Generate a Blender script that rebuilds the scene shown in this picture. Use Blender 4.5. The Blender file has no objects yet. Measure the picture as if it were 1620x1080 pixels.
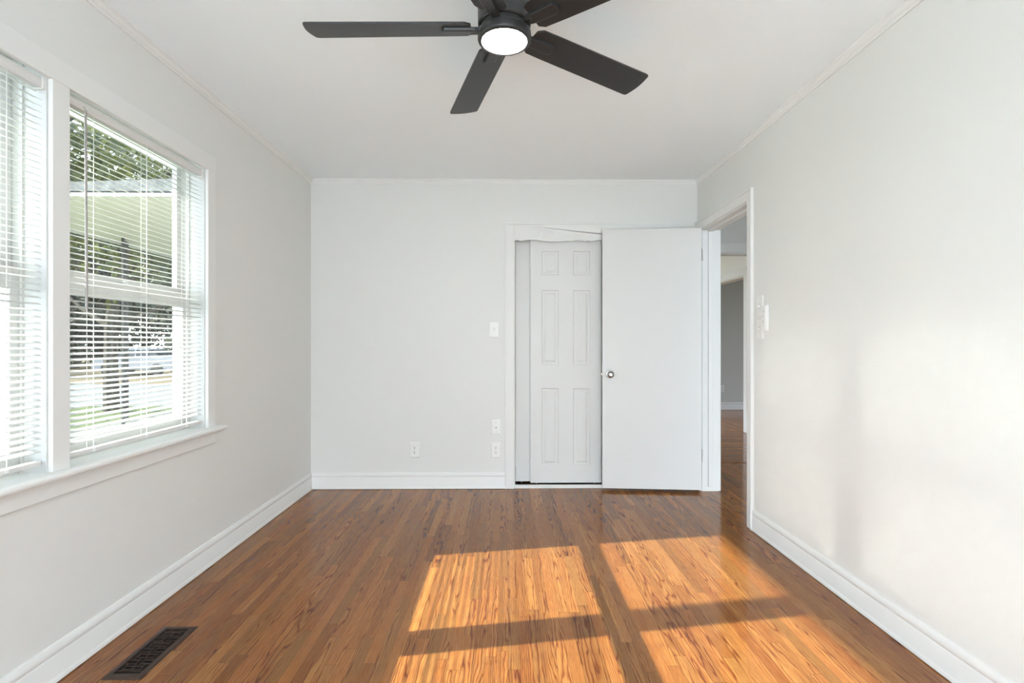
import bpy, bmesh, math, random
from mathutils import Vector, Matrix
random.seed(7)
C = bpy.context.scene
COL = C.collection

# ------------------------------------------------------------------ camera
FPX = 820.0
cd = bpy.data.cameras.new('camera')
cd.sensor_fit = 'HORIZONTAL'; cd.sensor_width = 36.0
cd.lens = FPX * 36.0 / 1620.0
cd.shift_y = 3.0 / 1620.0
cd.clip_start = 0.02; cd.clip_end = 500
cam = bpy.data.objects.new('camera', cd); COL.objects.link(cam)
cam.location = (0, 0, 1.148)
cam.rotation_euler = (math.pi/2, 0, -math.atan(10/FPX))
C.camera = cam

# ------------------------------------------------------------------ sky
w = bpy.data.worlds.new('sky'); C.world = w; w.use_nodes = True
nt = w.node_tree; nt.nodes.clear()
wo = nt.nodes.new('ShaderNodeOutputWorld'); bg = nt.nodes.new('ShaderNodeBackground')
tc = nt.nodes.new('ShaderNodeTexCoord'); sp = nt.nodes.new('ShaderNodeSeparateXYZ')
rp = nt.nodes.new('ShaderNodeValToRGB')
rp.color_ramp.elements[0].position = 0.0; rp.color_ramp.elements[0].color = (0.89, 0.94, 1.0, 1)
rp.color_ramp.elements[1].position = 0.8; rp.color_ramp.elements[1].color = (0.60, 0.77, 1.0, 1)
nt.links.new(tc.outputs['Generated'], sp.inputs[0]); nt.links.new(sp.outputs['Z'], rp.inputs[0])
nt.links.new(rp.outputs[0], bg.inputs[0]); nt.links.new(bg.outputs[0], wo.inputs[0])
bg.inputs[1].default_value = 5.1

# ------------------------------------------------------------------ sun
SUN = Vector((1.0, 0.158, -0.652)).normalized()
sd = bpy.data.lights.new('sun', 'SUN'); sd.energy = 21.0; sd.angle = math.radians(0.55)
sd.color = (1.0, 1.0, 0.88)
so = bpy.data.objects.new('sun', sd); COL.objects.link(so)
so.location = (-8, 0, 9); so.rotation_euler = SUN.to_track_quat('-Z', 'Y').to_euler()

# ------------------------------------------------------------------ view
vs = C.view_settings
C.display_settings.display_device = 'sRGB'
vs.view_transform = 'Standard'; vs.look = 'None'; vs.gamma = 1.0
vs.use_curve_mapping = False
vs.exposure = 0.23
C.cycles.use_denoising = True
C.cycles.max_bounces = 14
C.cycles.diffuse_bounces = 8
C.cycles.transparent_max_bounces = 24
C.cycles.sample_clamp_indirect = 0
C.cycles.blur_glossy = 0.0

# ================================================================== helpers
def bm_new(): return bmesh.new()

def box(bm, x0, y0, z0, x1, y1, z1, bev=0.0, seg=1):
    x0, x1 = min(x0, x1), max(x0, x1); y0, y1 = min(y0, y1), max(y0, y1); z0, z1 = min(z0, z1), max(z0, z1)
    v = [bm.verts.new(p) for p in ((x0,y0,z0),(x1,y0,z0),(x1,y1,z0),(x0,y1,z0),(x0,y0,z1),(x1,y0,z1),(x1,y1,z1),(x0,y1,z1))]
    fs = [bm.faces.new([v[i] for i in q]) for q in ((3,2,1,0),(4,5,6,7),(0,1,5,4),(1,2,6,5),(2,3,7,6),(3,0,4,7))]
    if bev > 0:
        es = set(e for f in fs for e in f.edges)
        bmesh.ops.bevel(bm, geom=list(es), offset=bev, segments=seg, profile=0.5, affect='EDGES')
    return v

def prism(bm, prof, fn, a, b):
    """closed profile [(u,v)...] swept between a and b; fn(u,v,t)->xyz"""
    A = [bm.verts.new(fn(u, v, a)) for u, v in prof]
    B = [bm.verts.new(fn(u, v, b)) for u, v in prof]
    n = len(prof)
    for i in range(n):
        j = (i+1) % n
        bm.faces.new((A[i], A[j], B[j], B[i]))
    bm.faces.new(A[::-1]); bm.faces.new(B)

def lathe(bm, prof, seg=48, M=None, cap=True):
    """profile [(r,z)...] about z, optional matrix"""
    rings = []
    for r, z in prof:
        if r < 1e-6:
            rings.append([bm.verts.new((0, 0, z))])
        else:
            rings.append([bm.verts.new((r*math.cos(2*math.pi*i/seg), r*math.sin(2*math.pi*i/seg), z)) for i in range(seg)])
    allv = [v for r in rings for v in r]
    for a, b in zip(rings, rings[1:]):
        for i in range(seg):
            j = (i+1) % seg
            if len(a) == 1 and len(b) == 1: continue
            if len(a) == 1: bm.faces.new((a[0], b[j], b[i]))
            elif len(b) == 1: bm.faces.new((a[i], a[j], b[0]))
            else: bm.faces.new((a[i], a[j], b[j], b[i]))
    if cap:
        if len(rings[0]) > 1: bm.faces.new(rings[0][::-1])
        if len(rings[-1]) > 1: bm.faces.new(rings[-1])
    if M is not None:
        bmesh.ops.transform(bm, matrix=M, verts=allv)
    return allv

def tube(bm, pts, r, seg=8):
    pts = [Vector(p) for p in pts]
    rs = r if isinstance(r, (list, tuple)) else [r]*len(pts)
    rings = []
    for i, p in enumerate(pts):
        d = (pts[min(i+1, len(pts)-1)] - pts[max(i-1, 0)]).normalized()
        up = Vector((0, 0, 1)) if abs(d.z) < 0.9 else Vector((1, 0, 0))
        a = d.cross(up).normalized(); b = d.cross(a).normalized()
        rings.append([bm.verts.new(p + rs[i]*(a*math.cos(2*math.pi*k/seg) + b*math.sin(2*math.pi*k/seg))) for k in range(seg)])
    for A, B in zip(rings, rings[1:]):
        for k in range(seg):
            l = (k+1) % seg
            bm.faces.new((A[k], A[l], B[l], B[k]))
    bm.faces.new(rings[0][::-1]); bm.faces.new(rings[-1])

def wloc(o):
    v = Vector((0, 0, 0))
    while o: v += o.location; o = o.parent
    return v

def obj(name, bm, mat, parent=None, origin=None, smooth=False):
    """link bm (in world coordinates) as one object, kept in place under its parent"""
    bmesh.ops.recalc_face_normals(bm, faces=bm.faces[:])
    base = wloc(parent) if parent else Vector((0, 0, 0))
    og = Vector(origin) if origin is not None else base
    bmesh.ops.translate(bm, vec=-og, verts=bm.verts[:])
    me = bpy.data.meshes.new(name); bm.to_mesh(me); bm.free()
    me.materials.append(mat)
    if smooth:
        for p in me.polygons: p.use_smooth = True
        me.set_sharp_from_angle(angle=math.radians(38))
    o = bpy.data.objects.new(name, me); COL.objects.link(o)
    if parent: o.parent = parent
    o.location = og - base
    return o

def thing(name, loc, label, cat, group=None):
    o = bpy.data.objects.new(name, None); COL.objects.link(o)
    o.empty_display_size = 0.05; o.location = loc
    o['label'] = label; o['category'] = cat
    if group: o['group'] = group
    return o

def tag(o, label, cat, group=None, kind=None):
    o['label'] = label; o['category'] = cat
    if group: o['group'] = group
    if kind: o['kind'] = kind
    return o

def struct(name, bm, mat, smooth=False, origin=(0,0,0), parent=None):
    o = obj(name, bm, mat, parent=parent, origin=origin if parent is None else None, smooth=smooth)
    if parent is None: o['kind'] = 'structure'
    return o

def struct_root(name, loc):
    o = bpy.data.objects.new(name, None); COL.objects.link(o); o.location = loc
    o.empty_display_size = 0.05; o['kind'] = 'structure'
    return o

def copy_tree(o, loc=None, label=None, parent=None):
    c = o.copy(); COL.objects.link(c)
    if parent: c.parent = parent
    if loc is not None: c.location = loc
    if label: c['label'] = label
    for ch in [x for x in bpy.data.objects if x.parent == o]:
        copy_tree(ch, parent=c)
    return c

def panel(bm, axis, d0, d1, u0, u1, z0, z1, holes):
    """wall slab with rectangular holes. axis 'x': thickness along x, u=y ; axis 'y': thickness along y, u=x"""
    us = sorted(set([u0, u1] + [h[0] for h in holes] + [h[1] for h in holes]))
    zs = sorted(set([z0, z1] + [h[2] for h in holes] + [h[3] for h in holes]))
    us = [u for u in us if u0 <= u <= u1]; zs = [z for z in zs if z0 <= z <= z1]
    def solid(i, j):
        if i < 0 or j < 0 or i >= len(us)-1 or j >= len(zs)-1: return False
        cu = (us[i]+us[i+1])/2; cz = (zs[j]+zs[j+1])/2
        return not any(h[0] < cu < h[1] and h[2] < cz < h[3] for h in holes)
    cache = {}
    def V(i, j, k):
        if (i, j, k) not in cache:
            d = (d0, d1)[k]
            cache[(i, j, k)] = bm.verts.new((d, us[i], zs[j]) if axis == 'x' else (us[i], d, zs[j]))
        return cache[(i, j, k)]
    for i in range(len(us)-1):
        for j in range(len(zs)-1):
            if not solid(i, j): continue
            for k in (0, 1):
                bm.faces.new((V(i,j,k), V(i+1,j,k), V(i+1,j+1,k), V(i,j+1,k)))
            if not solid(i-1, j): bm.faces.new((V(i,j,0), V(i,j+1,0), V(i,j+1,1), V(i,j,1)))
            if not solid(i+1, j): bm.faces.new((V(i+1,j,0), V(i+1,j+1,0), V(i+1,j+1,1), V(i+1,j,1)))
            if not solid(i, j-1): bm.faces.new((V(i,j,0), V(i+1,j,0), V(i+1,j,1), V(i,j,1)))
            if not solid(i, j+1): bm.faces.new((V(i,j+1,0), V(i+1,j+1,0), V(i+1,j+1,1), V(i,j+1,1)))

# ================================================================== materials
class NT:
    def __init__(s, name):
        s.m = bpy.data.materials.new(name); s.m.use_nodes = True
        s.t = s.m.node_tree; s.t.nodes.clear()
        s.out = s.t.nodes.new('ShaderNodeOutputMaterial')
    def n(s, typ, **kw):
        x = s.t.nodes.new(typ)
        for k, v in kw.items(): setattr(x, k, v)
        return x
    def set(s, sock, v):
        if v is None: return
        if isinstance(v, bpy.types.NodeSocket): s.t.links.new(v, sock)
        else: sock.default_value = v
    def math(s, op, a, b=None, c=None, clamp=False):
        x = s.n('ShaderNodeMath', operation=op); x.use_clamp = clamp
        s.set(x.inputs[0], a); s.set(x.inputs[1], b); s.set(x.inputs[2], c)
        return x.outputs[0]
    def xyz(s, a, b, c):
        x = s.n('ShaderNodeCombineXYZ'); s.set(x.inputs[0], a); s.set(x.inputs[1], b); s.set(x.inputs[2], c)
        return x.outputs[0]
    def noise(s, vec, scale, detail=2, rough=0.5, dist=0.0):
        x = s.n('ShaderNodeTexNoise'); s.set(x.inputs['Vector'], vec)
        x.inputs['Scale'].default_value = scale; x.inputs['Detail'].default_value = detail
        x.inputs['Roughness'].default_value = rough; x.inputs['Distortion'].default_value = dist
        return x.outputs['Fac']
    def ramp(s, f, stops, interp='LINEAR'):
        x = s.n('ShaderNodeValToRGB'); cr = x.color_ramp; cr.interpolation = interp
        while len(cr.elements) < len(stops): cr.elements.new(0.5)
        for e, (p, c) in zip(cr.elements, stops):
            e.position = p; e.color = (c[0], c[1], c[2], 1) if not isinstance(c, float) else (c, c, c, 1)
        s.set(x.inputs[0], f); return x.outputs[0]
    def mix(s, f, a, b, typ='MIX'):
        x = s.n('ShaderNodeMix', data_type='RGBA', blend_type=typ)
        s.set(x.inputs[0], f); s.set(x.inputs[6], a); s.set(x.inputs[7], b)
        return x.outputs[2]
    def bump(s, h, strength, dist):
        x = s.n('ShaderNodeBump'); x.inputs['Strength'].default_value = strength
        x.inputs['Distance'].default_value = dist; s.set(x.inputs['Height'], h)
        return x.outputs[0]
    def bsdf(s, color, rough, metal=0.0, spec=0.5, normal=None, coat=0.0, coatr=0.1, coatn=None):
        x = s.n('ShaderNodeBsdfPrincipled')
        if isinstance(color, tuple) and len(color) == 3: color = color + (1,)
        s.set(x.inputs['Base Color'], color); s.set(x.inputs['Roughness'], rough)
        x.inputs['Metallic'].default_value = metal; x.inputs['Specular IOR Level'].default_value = spec
        x.inputs['Coat Weight'].default_value = coat; x.inputs['Coat Roughness'].default_value = coatr
        if normal is not None: s.set(x.inputs['Normal'], normal)
        if coatn is not None: s.set(x.inputs['Coat Normal'], coatn)
        s.t.links.new(x.outputs[0], s.out.inputs[0])
        return x
    def objco(s):
        return s.n('ShaderNodeTexCoord').outputs['Object']

def paint(name, col, rough=0.5, tex=0.0, scale=60, spec=0.35):
    t = NT(name)
    v = t.objco()
    n1 = t.noise(v, 1.3, 3)
    c = t.mix(t.math('MULTIPLY', n1, 0.06), col + (1,), tuple(x*0.86 for x in col) + (1,))
    nrm = None
    if tex > 0:
        nrm = t.bump(t.noise(v, scale, 3), tex, 0.002)
    t.bsdf(c, rough, spec=spec, normal=nrm)
    return t.m

def plain(name, col, rough=0.5, metal=0.0, spec=0.5, var=0.08, scale=30):
    t = NT(name)
    n1 = t.noise(t.objco(), scale, 3)
    c = t.mix(t.math('MULTIPLY', n1, 1.0), tuple(x*(1-var) for x in col) + (1,), tuple(min(1, x*(1+var)) for x in col) + (1,))
    t.bsdf(c, rough, metal=metal, spec=spec)
    return t.m

M = {}
M['wall'] = paint('wall_paint', (0.770, 0.772, 0.752), 0.75, 0.10, 120)
M['ceil'] = paint('ceiling_paint', (0.890, 0.935, 0.955), 0.85, 0.08, 90)
M['trim'] = paint('trim_paint', (0.80, 0.802, 0.785), 0.48, 0.05, 25, spec=0.3)
M['door'] = paint('door_paint', (0.71, 0.712, 0.697), 0.42, 0.05, 40, spec=0.4)
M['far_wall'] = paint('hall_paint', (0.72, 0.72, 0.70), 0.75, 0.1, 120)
M['lit_wall'] = paint('lit_wall_paint', (0.90, 0.90, 0.89), 0.7, 0.1, 120)  # wall paint whitened to make up for light missing in the living room
M['shaded_trim'] = paint('shaded_trim_paint', (0.44, 0.435, 0.42), 0.5)  # white trim greyed; the dim room's shade is in this colour
M['grey_wall'] = paint('grey_paint', (0.34, 0.335, 0.315), 0.8, 0.1, 120)
M['plastic'] = plain('white_plastic', (0.83, 0.83, 0.81), 0.3, var=0.02)
M['slot_shade'] = plain('slot_shade_black', (0.03, 0.03, 0.03), 0.6)  # black colour stands in for the shade inside outlet slots
M['chrome'] = plain('satin_nickel', (0.36, 0.34, 0.32), 0.2, metal=1.0, var=0.05)
M['steel'] = plain('steel_track', (0.32, 0.36, 0.38), 0.35, metal=0.8, var=0.1)
M['black'] = plain('matte_black_metal', (0.022, 0.022, 0.022), 0.36, spec=0.5, var=0.15)
M['blade'] = plain('black_blade', (0.022, 0.022, 0.022), 0.36, spec=0.45, var=0.1)
M['bronze'] = plain('bronze_metal', (0.058, 0.036, 0.028), 0.5, metal=0.0, spec=0.25, var=0.15)
M['duct_shade'] = plain('duct_shade_black', (0.004, 0.004, 0.004), 0.9)  # black painted in place of the shade down the duct
M['wand'] = plain('smoky_wand', (0.36, 0.33, 0.31), 0.2, var=0.05)
M['cord'] = plain('white_cord', (0.85, 0.85, 0.83), 0.7, var=0.03)
M['vinyl'] = plain('white_vinyl', (0.60, 0.60, 0.595), 0.35, var=0.02)
M['rail'] = plain('blind_rail', (0.72, 0.71, 0.69), 0.35, var=0.02)

def slat_mat():
    t = NT('blind_slat')
    d = t.n('ShaderNodeBsdfPrincipled'); d.inputs['Base Color'].default_value = (0.84, 0.84, 0.83, 1)
    d.inputs['Roughness'].default_value = 0.35; d.inputs['Specular IOR Level'].default_value = 0.4
    n1 = t.noise(t.objco(), 8, 2)
    t.set(d.inputs['Base Color'], t.mix(n1, (0.70, 0.70, 0.69, 1), (0.74, 0.74, 0.73, 1)))
    tr = t.n('ShaderNodeBsdfTranslucent'); tr.inputs[0].default_value = (0.85, 0.85, 0.83, 1)
    mx = t.n('ShaderNodeMixShader'); mx.inputs[0].default_value = 0.08
    t.t.links.new(d.outputs[0], mx.inputs[1]); t.t.links.new(tr.outputs[0], mx.inputs[2])
    t.t.links.new(mx.outputs[0], t.out.inputs[0])
    return t.m
M['slat'] = slat_mat()

def glass_mat():
    t = NT('window_glass')
    a = t.n('ShaderNodeBsdfTransparent'); a.inputs[0].default_value = (0.93, 0.95, 0.94, 1)
    g = t.n('ShaderNodeBsdfGlossy'); g.inputs['Roughness'].default_value = 0.01
    g.inputs['Color'].default_value = (1, 1, 1, 1)
    lw = t.n('ShaderNodeLayerWeight'); lw.inputs[0].default_value = 0.5
    f = t.math('MULTIPLY_ADD', t.math('POWER', lw.outputs['Facing'], 4.0), 0.5, 0.03)
    mx = t.n('ShaderNodeMixShader')
    t.t.links.new(f, mx.inputs[0]); t.t.links.new(a.outputs[0], mx.inputs[1]); t.t.links.new(g.outputs[0], mx.inputs[2])
    t.t.links.new(mx.outputs[0], t.out.inputs[0])
    return t.m
M['glass'] = glass_mat()

def lens_mat():
    t = NT('fan_light_lens')
    e = t.n('ShaderNodeEmission'); e.inputs[0].default_value = (1.0, 0.985, 0.96, 1); e.inputs[1].default_value = 60.0
    t.t.links.new(e.outputs[0], t.out.inputs[0])
    return t.m
M['lens'] = lens_mat()

def wood_mat(name, along='y', tone=0.92, W=0.0435):
    t = NT(name)
    co = t.objco(); s = t.n('ShaderNodeSeparateXYZ'); t.set(s.inputs[0], co)
    if along == 'y': X, Y = s.outputs[0], s.outputs[1]
    else: X, Y = s.outputs[1], s.outputs[0]
    u = t.math('DIVIDE', t.math('ADD', X, 20.0), W)
    row = t.math('FLOOR', u); fu = t.math('FRACT', u)
    wn = t.n('ShaderNodeTexWhiteNoise', noise_dimensions='1D'); t.set(wn.inputs['W'], row)
    sc = t.n('ShaderNodeSeparateColor'); t.set(sc.inputs[0], wn.outputs['Color'])
    inv = t.math('MULTIPLY_ADD', sc.outputs[0], 1.1, 0.85)          # 1 / plank length
    v = t.math('ADD', t.math('MULTIPLY', t.math('ADD', Y, 20.0), inv), t.math('MULTIPLY', sc.outputs[1], 17.0))
    seg = t.math('FLOOR', v); fv = t.math('FRACT', v)
    wn2 = t.n('ShaderNodeTexWhiteNoise', noise_dimensions='3D'); t.set(wn2.inputs['Vector'], t.xyz(row, seg, 3.7))
    s2 = t.n('ShaderNodeSeparateColor'); t.set(s2.inputs[0], wn2.outputs['Color'])
    r1, r2, r3 = s2.outputs[0], s2.outputs[1], s2.outputs[2]
    # slow wander of the growth rings, different for every strip
    off = t.math('MULTIPLY', r1, 37.0)
    wand = t.noise(t.xyz(t.math('ADD', t.math('MULTIPLY', X, 14.0), off), t.math('ADD', t.math('MULTIPLY', Y, 1.7), off), off), 1.0, 3, 0.55)
    wand2 = t.noise(t.xyz(t.math('ADD', t.math('MULTIPLY', X, 45.0), off), t.math('ADD', t.math('MULTIPLY', Y, 3.0), off), off), 1.0, 2, 0.5)
    xc = t.math('ADD', t.math('SUBTRACT', fu, 0.5), t.math('MULTIPLY', t.math('SUBTRACT', r2, 0.5), 2.4))
    par = t.math('MULTIPLY', t.math('MULTIPLY', xc, xc), t.math('MULTIPLY_ADD', r3, 5.0, 2.5))
    dirn = t.math('SUBTRACT', t.math('MULTIPLY', t.math('GREATER_THAN', r1, 0.5), 2.0), 1.0)
    ph = t.math('ADD', par, t.math('MULTIPLY', t.math('MULTIPLY', Y, 1.9), dirn))
    ph = t.math('ADD', ph, t.math('MULTIPLY', wand, 6.5))
    ph = t.math('ADD', ph, t.math('MULTIPLY', wand2, 0.9))
    saw = t.math('FRACT', ph)
    ring = t.ramp(saw, [(0.0, 0.20), (0.07, 0.0), (0.20, 0.62), (0.60, 0.92), (0.88, 0.80), (1.0, 0.20)])
    # pores: short fine streaks along the strip
    por = t.noise(t.xyz(t.math('ADD', t.math('MULTIPLY', X, 520.0), off), t.math('MULTIPLY', Y, 16.0), off), 1.0, 2, 0.6)
    pr = t.ramp(por, [(0.30, 0.0), (0.58, 1.0)])
    fine = t.noise(t.xyz(t.math('ADD', t.math('MULTIPLY', X, 170.0), off), t.math('MULTIPLY', Y, 4.0), off), 1.0, 2, 0.5)
    g = t.math('ADD', t.math('MULTIPLY', ring, 0.58), t.math('MULTIPLY', pr, 0.26))
    g = t.math('ADD', g, t.math('MULTIPLY', fine, 0.30))
    g = t.math('ADD', g, t.math('MULTIPLY', t.math('SUBTRACT', r3, 0.5), 0.16))
    k = tone
    col = t.ramp(g, [(0.14, (0.070*k, 0.016*k, 0.006*k)), (0.42, (0.172*k, 0.047*k, 0.0125*k)),
                     (0.66, (0.270*k, 0.094*k, 0.025*k)), (0.98, (0.40*k, 0.180*k, 0.050*k))])
    # strip to strip tone
    br = t.math('MULTIPLY_ADD', r1, 0.36, 0.80)
    brc = t.n('ShaderNodeCombineColor'); t.set(brc.inputs[0], br)
    t.set(brc.inputs[1], t.math('MULTIPLY', br, t.math('MULTIPLY_ADD', r2, 0.14, 0.93)))
    t.set(brc.inputs[2], t.math('MULTIPLY', br, t.math('MULTIPLY_ADD', r2, 0.22, 0.88)))
    col = t.mix(1.0, col, brc.outputs[0], 'MULTIPLY')
    # joints
    e1 = t.math('MINIMUM', fu, t.math('SUBTRACT', 1.0, fu))
    e2 = t.math('DIVIDE', t.math('MINIMUM', fv, t.math('SUBTRACT', 1.0, fv)), inv)
    j1 = t.math('LESS_THAN', e1, 0.011); j2 = t.math('LESS_THAN', e2, 0.0009)
    j = t.math('MAXIMUM', j1, j2)
    col = t.mix(t.math('MULTIPLY', j, 0.55), col, (0.035, 0.014, 0.008, 1))
    h = t.math('SUBTRACT', t.math('MULTIPLY', pr, 0.25), j)
    nb = t.bump(h, 0.12, 0.0012)
    big = t.noise(co, 3.5, 2)
    nc = t.bump(t.math('ADD', t.math('MULTIPLY', big, 1.0), t.math('MULTIPLY', h, 0.02)), 0.05, 0.01)
    t.bsdf(col, 0.45, spec=0.0, normal=nb, coat=0.8, coatr=0.11, coatn=nc)
    return t.m
M['floor'] = wood_mat('oak_strip_floor')
M['floor_x'] = wood_mat('oak_strip_floor_across', along='x')

# ================================================================== sizes
XL, XR, YF, ZC = -1.535, 1.525, 4.105, 2.44
XLO = -1.69; XRO = 1.66; YB = -1.3
W1 = (1.827, 2.666); W2 = (0.918, 1.757); WZ = (0.700, 2.100)
DO = (3.228, 4.022); DZ = 2.042
CL = (0.065, 1.240); CZ = 2.03

# ================================================================== shell
bm = bm_new(); panel(bm, 'x', XLO, XL, YB, YF+0.15, -0.02, ZC, [(*W1, *WZ), (*W2, *WZ)]); struct('wall_left', bm, M['wall'])
bm = bm_new(); panel(bm, 'x', XR, XRO, YB, YF+0.12, -0.02, ZC, [(DO[0], DO[1], -1, DZ)]); struct('wall_right', bm, M['wall'])
bm = bm_new(); panel(bm, 'y', YF, YF+0.12, XL, XR, -0.02, ZC, [(CL[0], CL[1], -1, CZ)]); struct('wall_far', bm, M['wall'])
bm = bm_new(); box(bm, -2.472, -7.0, ZC, 6.6, 9.3, ZC+0.25); struct('ceiling', bm, M['ceil'])  # deep rear overhang is unseen, added to block high sky from the room
bm = bm_new(); box(bm, XL, YB, -0.12, 2.62, 4.98, 0.0); struct('floor', bm, M['floor'])
bm = bm_new(); box(bm, -0.2, 4.98, -0.12, 3.10, 6.74, 0.0); struct('floor_living', bm, M['floor_x'])
bm = bm_new(); box(bm, -0.2, 6.74, -0.12, 6.5, 9.2, 0.0); box(bm, 3.10, 5.2, -0.12, 6.5, 6.74, 0.0); struct('floor_beyond', bm, M['floor'])
# closet interior
bm = bm_new(); box(bm, -0.10, YF+0.75, 0, 1.50, YF+0.80, ZC); box(bm, -0.10, YF+0.12, 0, -0.04, YF+0.75, ZC); box(bm, 1.44, YF+0.12, 0, 1.50, YF+0.75, ZC)
struct('wall_closet', bm, M['wall'])
# hall, living room and the grey room beyond
bm = bm_new(); panel(bm, 'x', 2.62, 2.72, 2.9, 5.10, -0.02, ZC, []); struct('wall_hall', bm, M['far_wall'])
bm = bm_new(); panel(bm, 'y', 4.98, 5.10, 1.50, 2.62, -0.02, ZC, [(1.60, 2.60, -1, 2.025)]); box(bm, -0.2, 4.98, 0, 1.50, 5.10, ZC); struct('wall_header', bm, M['far_wall'])
bm = bm_new(); panel(bm, 'x', 3.10, 3.22, 5.10, 9.2, -0.02, ZC, [(6.69, 7.95, -1, 2.03)]); box(bm, 2.72, 5.0, 0, 3.22, 5.10, ZC); struct('wall_living', bm, M['lit_wall'])
bm = bm_new(); panel(bm, 'x', -0.3, -0.2, 5.1, 9.2, 0, ZC, [(5.3, 9.0, 0.1, 2.3)]); struct('wall_living_left', bm, M['wall'])  # unseen wall, its wide opening shaped to let daylight reach the living room
bm = bm_new(); box(bm, 3.22, 8.93, 0, 6.5, 9.05, ZC); box(bm, 3.22, 5.0, 0, 6.5, 5.12, ZC); struct('wall_grey_room', bm, M['grey_wall'])
bm = bm_new(); panel(bm, 'x', 6.4, 6.5, 5.12, 8.93, 0, ZC, [(5.4, 8.7, 0.1, 2.35)]); struct('wall_grey_room_side', bm, M['grey_wall'])  # unseen wall; opening enlarged to brighten the grey room

# ---------------------------------------------------------------- trim
BB = [(0,0.003),(0.019,0.003),(0.019,0.014),(0.0155,0.020),(0.0140,0.024),(0.0140,0.088),(0.0115,0.0925),(0.0105,0.096),(0.0135,0.101),(0.0135,0.112),(0.0105,0.120),(0.0060,0.128),(0,0.130)]
CR = [(0,0),(0.006,0),(0.007,0.010),(0.012,0.014),(0.013,0.020),(0.018,0.028),(0.020,0.030),(0.024,0.032),(0.025,0.040),(0,0.040)]
def left(u, v, t): return (XL+u, t, v)
def right(u, v, t): return (XR-u, t, v)
def far(u, v, t): return (t, YF-u, v)
bm = bm_new(); prism(bm, BB, left, YB, YF); struct('baseboard_left', bm, M['trim'], smooth=True)
bm = bm_new(); prism(bm, BB, right, YB, DO[0]-0.062); struct('baseboard_right', bm, M['trim'], smooth=True)
bm = bm_new(); prism(bm, BB, far, XL, CL[0]-0.07); struct('baseboard_far', bm, M['trim'], smooth=True)
top = lambda f: (lambda u, v, t: f(u, v+ZC-0.040, t))
bm = bm_new(); prism(bm, CR, top(left), YB, YF); struct('trim_1', bm, M['trim'], smooth=True)
bm = bm_new(); prism(bm, CR, top(right), YB, YF); struct('trim_2', bm, M['trim'], smooth=True)
bm = bm_new(); prism(bm, CR, top(far), XL, XR); struct('trim_3', bm, M['trim'], smooth=True)

# doorway casing + jamb (right wall)
def casing_right(bm, y0, y1, z0, z1, x=XR, s=-1):
    box(bm, x, y0, z0, x+s*0.014, y1, z1, 0.002)
bm = bm_new()
casing_right(bm, DO[0]-0.052, DO[0]+0.004, 0, DZ-0.004)
box(bm, XR, DO[0]-0.062, 0, XR-0.021, DO[0]-0.048, DZ+0.052, 0.002)
casing_right(bm, DO[0]-0.050, YF-0.001, DZ-0.004, DZ+0.055)
box(bm, XR, DO[0]-0.062, DZ+0.052, XR-0.0212, YF-0.001, DZ+0.066, 0.002)
casing_right(bm, DO[1]-0.004, YF-0.012, 0, DZ-0.004)
# hall side
box(bm, XRO, DO[0]-0.06, 0, XRO+0.016, DO[0]+0.004, DZ-0.004, 0.002)
box(bm, XRO, DO[1]-0.004, 0, XRO+0.016, DO[1]+0.06, DZ-0.004, 0.002)
box(bm, XRO, DO[0]-0.06, DZ-0.004, XRO+0.016, DO[1]+0.06, DZ+0.06, 0.002)
struct('trim_4', bm, M['trim'])
bm = bm_new()
box(bm, XR, DO[0]-0.002, 0, XRO, DO[0]+0.012, DZ); box(bm, XR, DO[1]-0.012, 0, XRO, DO[1]+0.002, DZ); box(bm, XR, DO[0]+0.012, DZ-0.014, XRO, DO[1]-0.012, DZ+0.002)
box(bm, 1.572, DO[0]+0.012, 0.0, 1.606, DO[0]+0.024, DZ-0.014, 0.002); box(bm, 1.572, DO[1]-0.026, 0.035, 1.606, DO[1]-0.012, DZ-0.014, 0.002)
box(bm, 1.572, DO[0]+0.012, DZ-0.028, 1.606, DO[1]-0.012, DZ-0.014, 0.002)
struct('trim_5', bm, M['trim'])

# closet casing and scalloped header board
bm = bm_new()
box(bm, CL[0]-0.070, YF, 0, CL[0], YF-0.015, 2.0885, 0.002)
box(bm, CL[0]-0.072, YF, 0, CL[0]-0.058, YF-0.019, 2.088, 0.002)
box(bm, CL[1], YF, 0, CL[1]+0.070, YF-0.015, 2.0885, 0.002)
box(bm, CL[1]+0.058, YF, 0, CL[1]+0.072, YF-0.019, 2.088, 0.002)
box(bm, CL[0]-0.072, YF, 2.088, CL[1]+0.072, YF-0.0195, 2.102, 0.002)
struct('trim_6', bm, M['trim'])
# scallop outline from left to right, repeated mirrored about the middle
def scallop():
    half = [(0.000, 1.955), (0.010, 1.957), (0.022, 1.963), (0.032, 1.966), (0.040, 1.957), (0.047, 1.955), (0.060, 1.957)]
    pts = list(half)
    n = 26
    for i in range(1, n+1):
        a = i/n; x = 0.060 + 0.370*a
        z = 1.957 + 0.0095*math.sin(math.pi*min(1, a*2.0)) - 0.006*math.sin(math.pi*max(0, (a-0.42)/0.58))
        pts.append((x, z))
    pts += [(0.440, 1.960), (0.448, 1.961), (0.455, 1.955), (0.465, 1.955)]
    for i in range(1, 13):
        a = i/12; pts.append((0.465+0.125*a, 1.955+0.010*math.sin(math.pi*a)))
    pts += [(0.5975, 1.953), (0.606, 1.961)]
    return pts
pts = scallop(); Wd = CL[1]-CL[0]; half = [(x/0.606*Wd/2*0.985, z) for x, z in pts]
outl = [(CL[0]+x, z) for x, z in half] + [(CL[1]-x, z) for x, z in half[::-1]]
poly = outl + [(CL[1], 2.09), (CL[0], 2.09)]
bm = bm_new()
A = [bm.verts.new((x, YF-0.013, z)) for x, z in poly]; B = [bm.verts.new((x, YF+0.004, z)) for x, z in poly]
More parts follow.
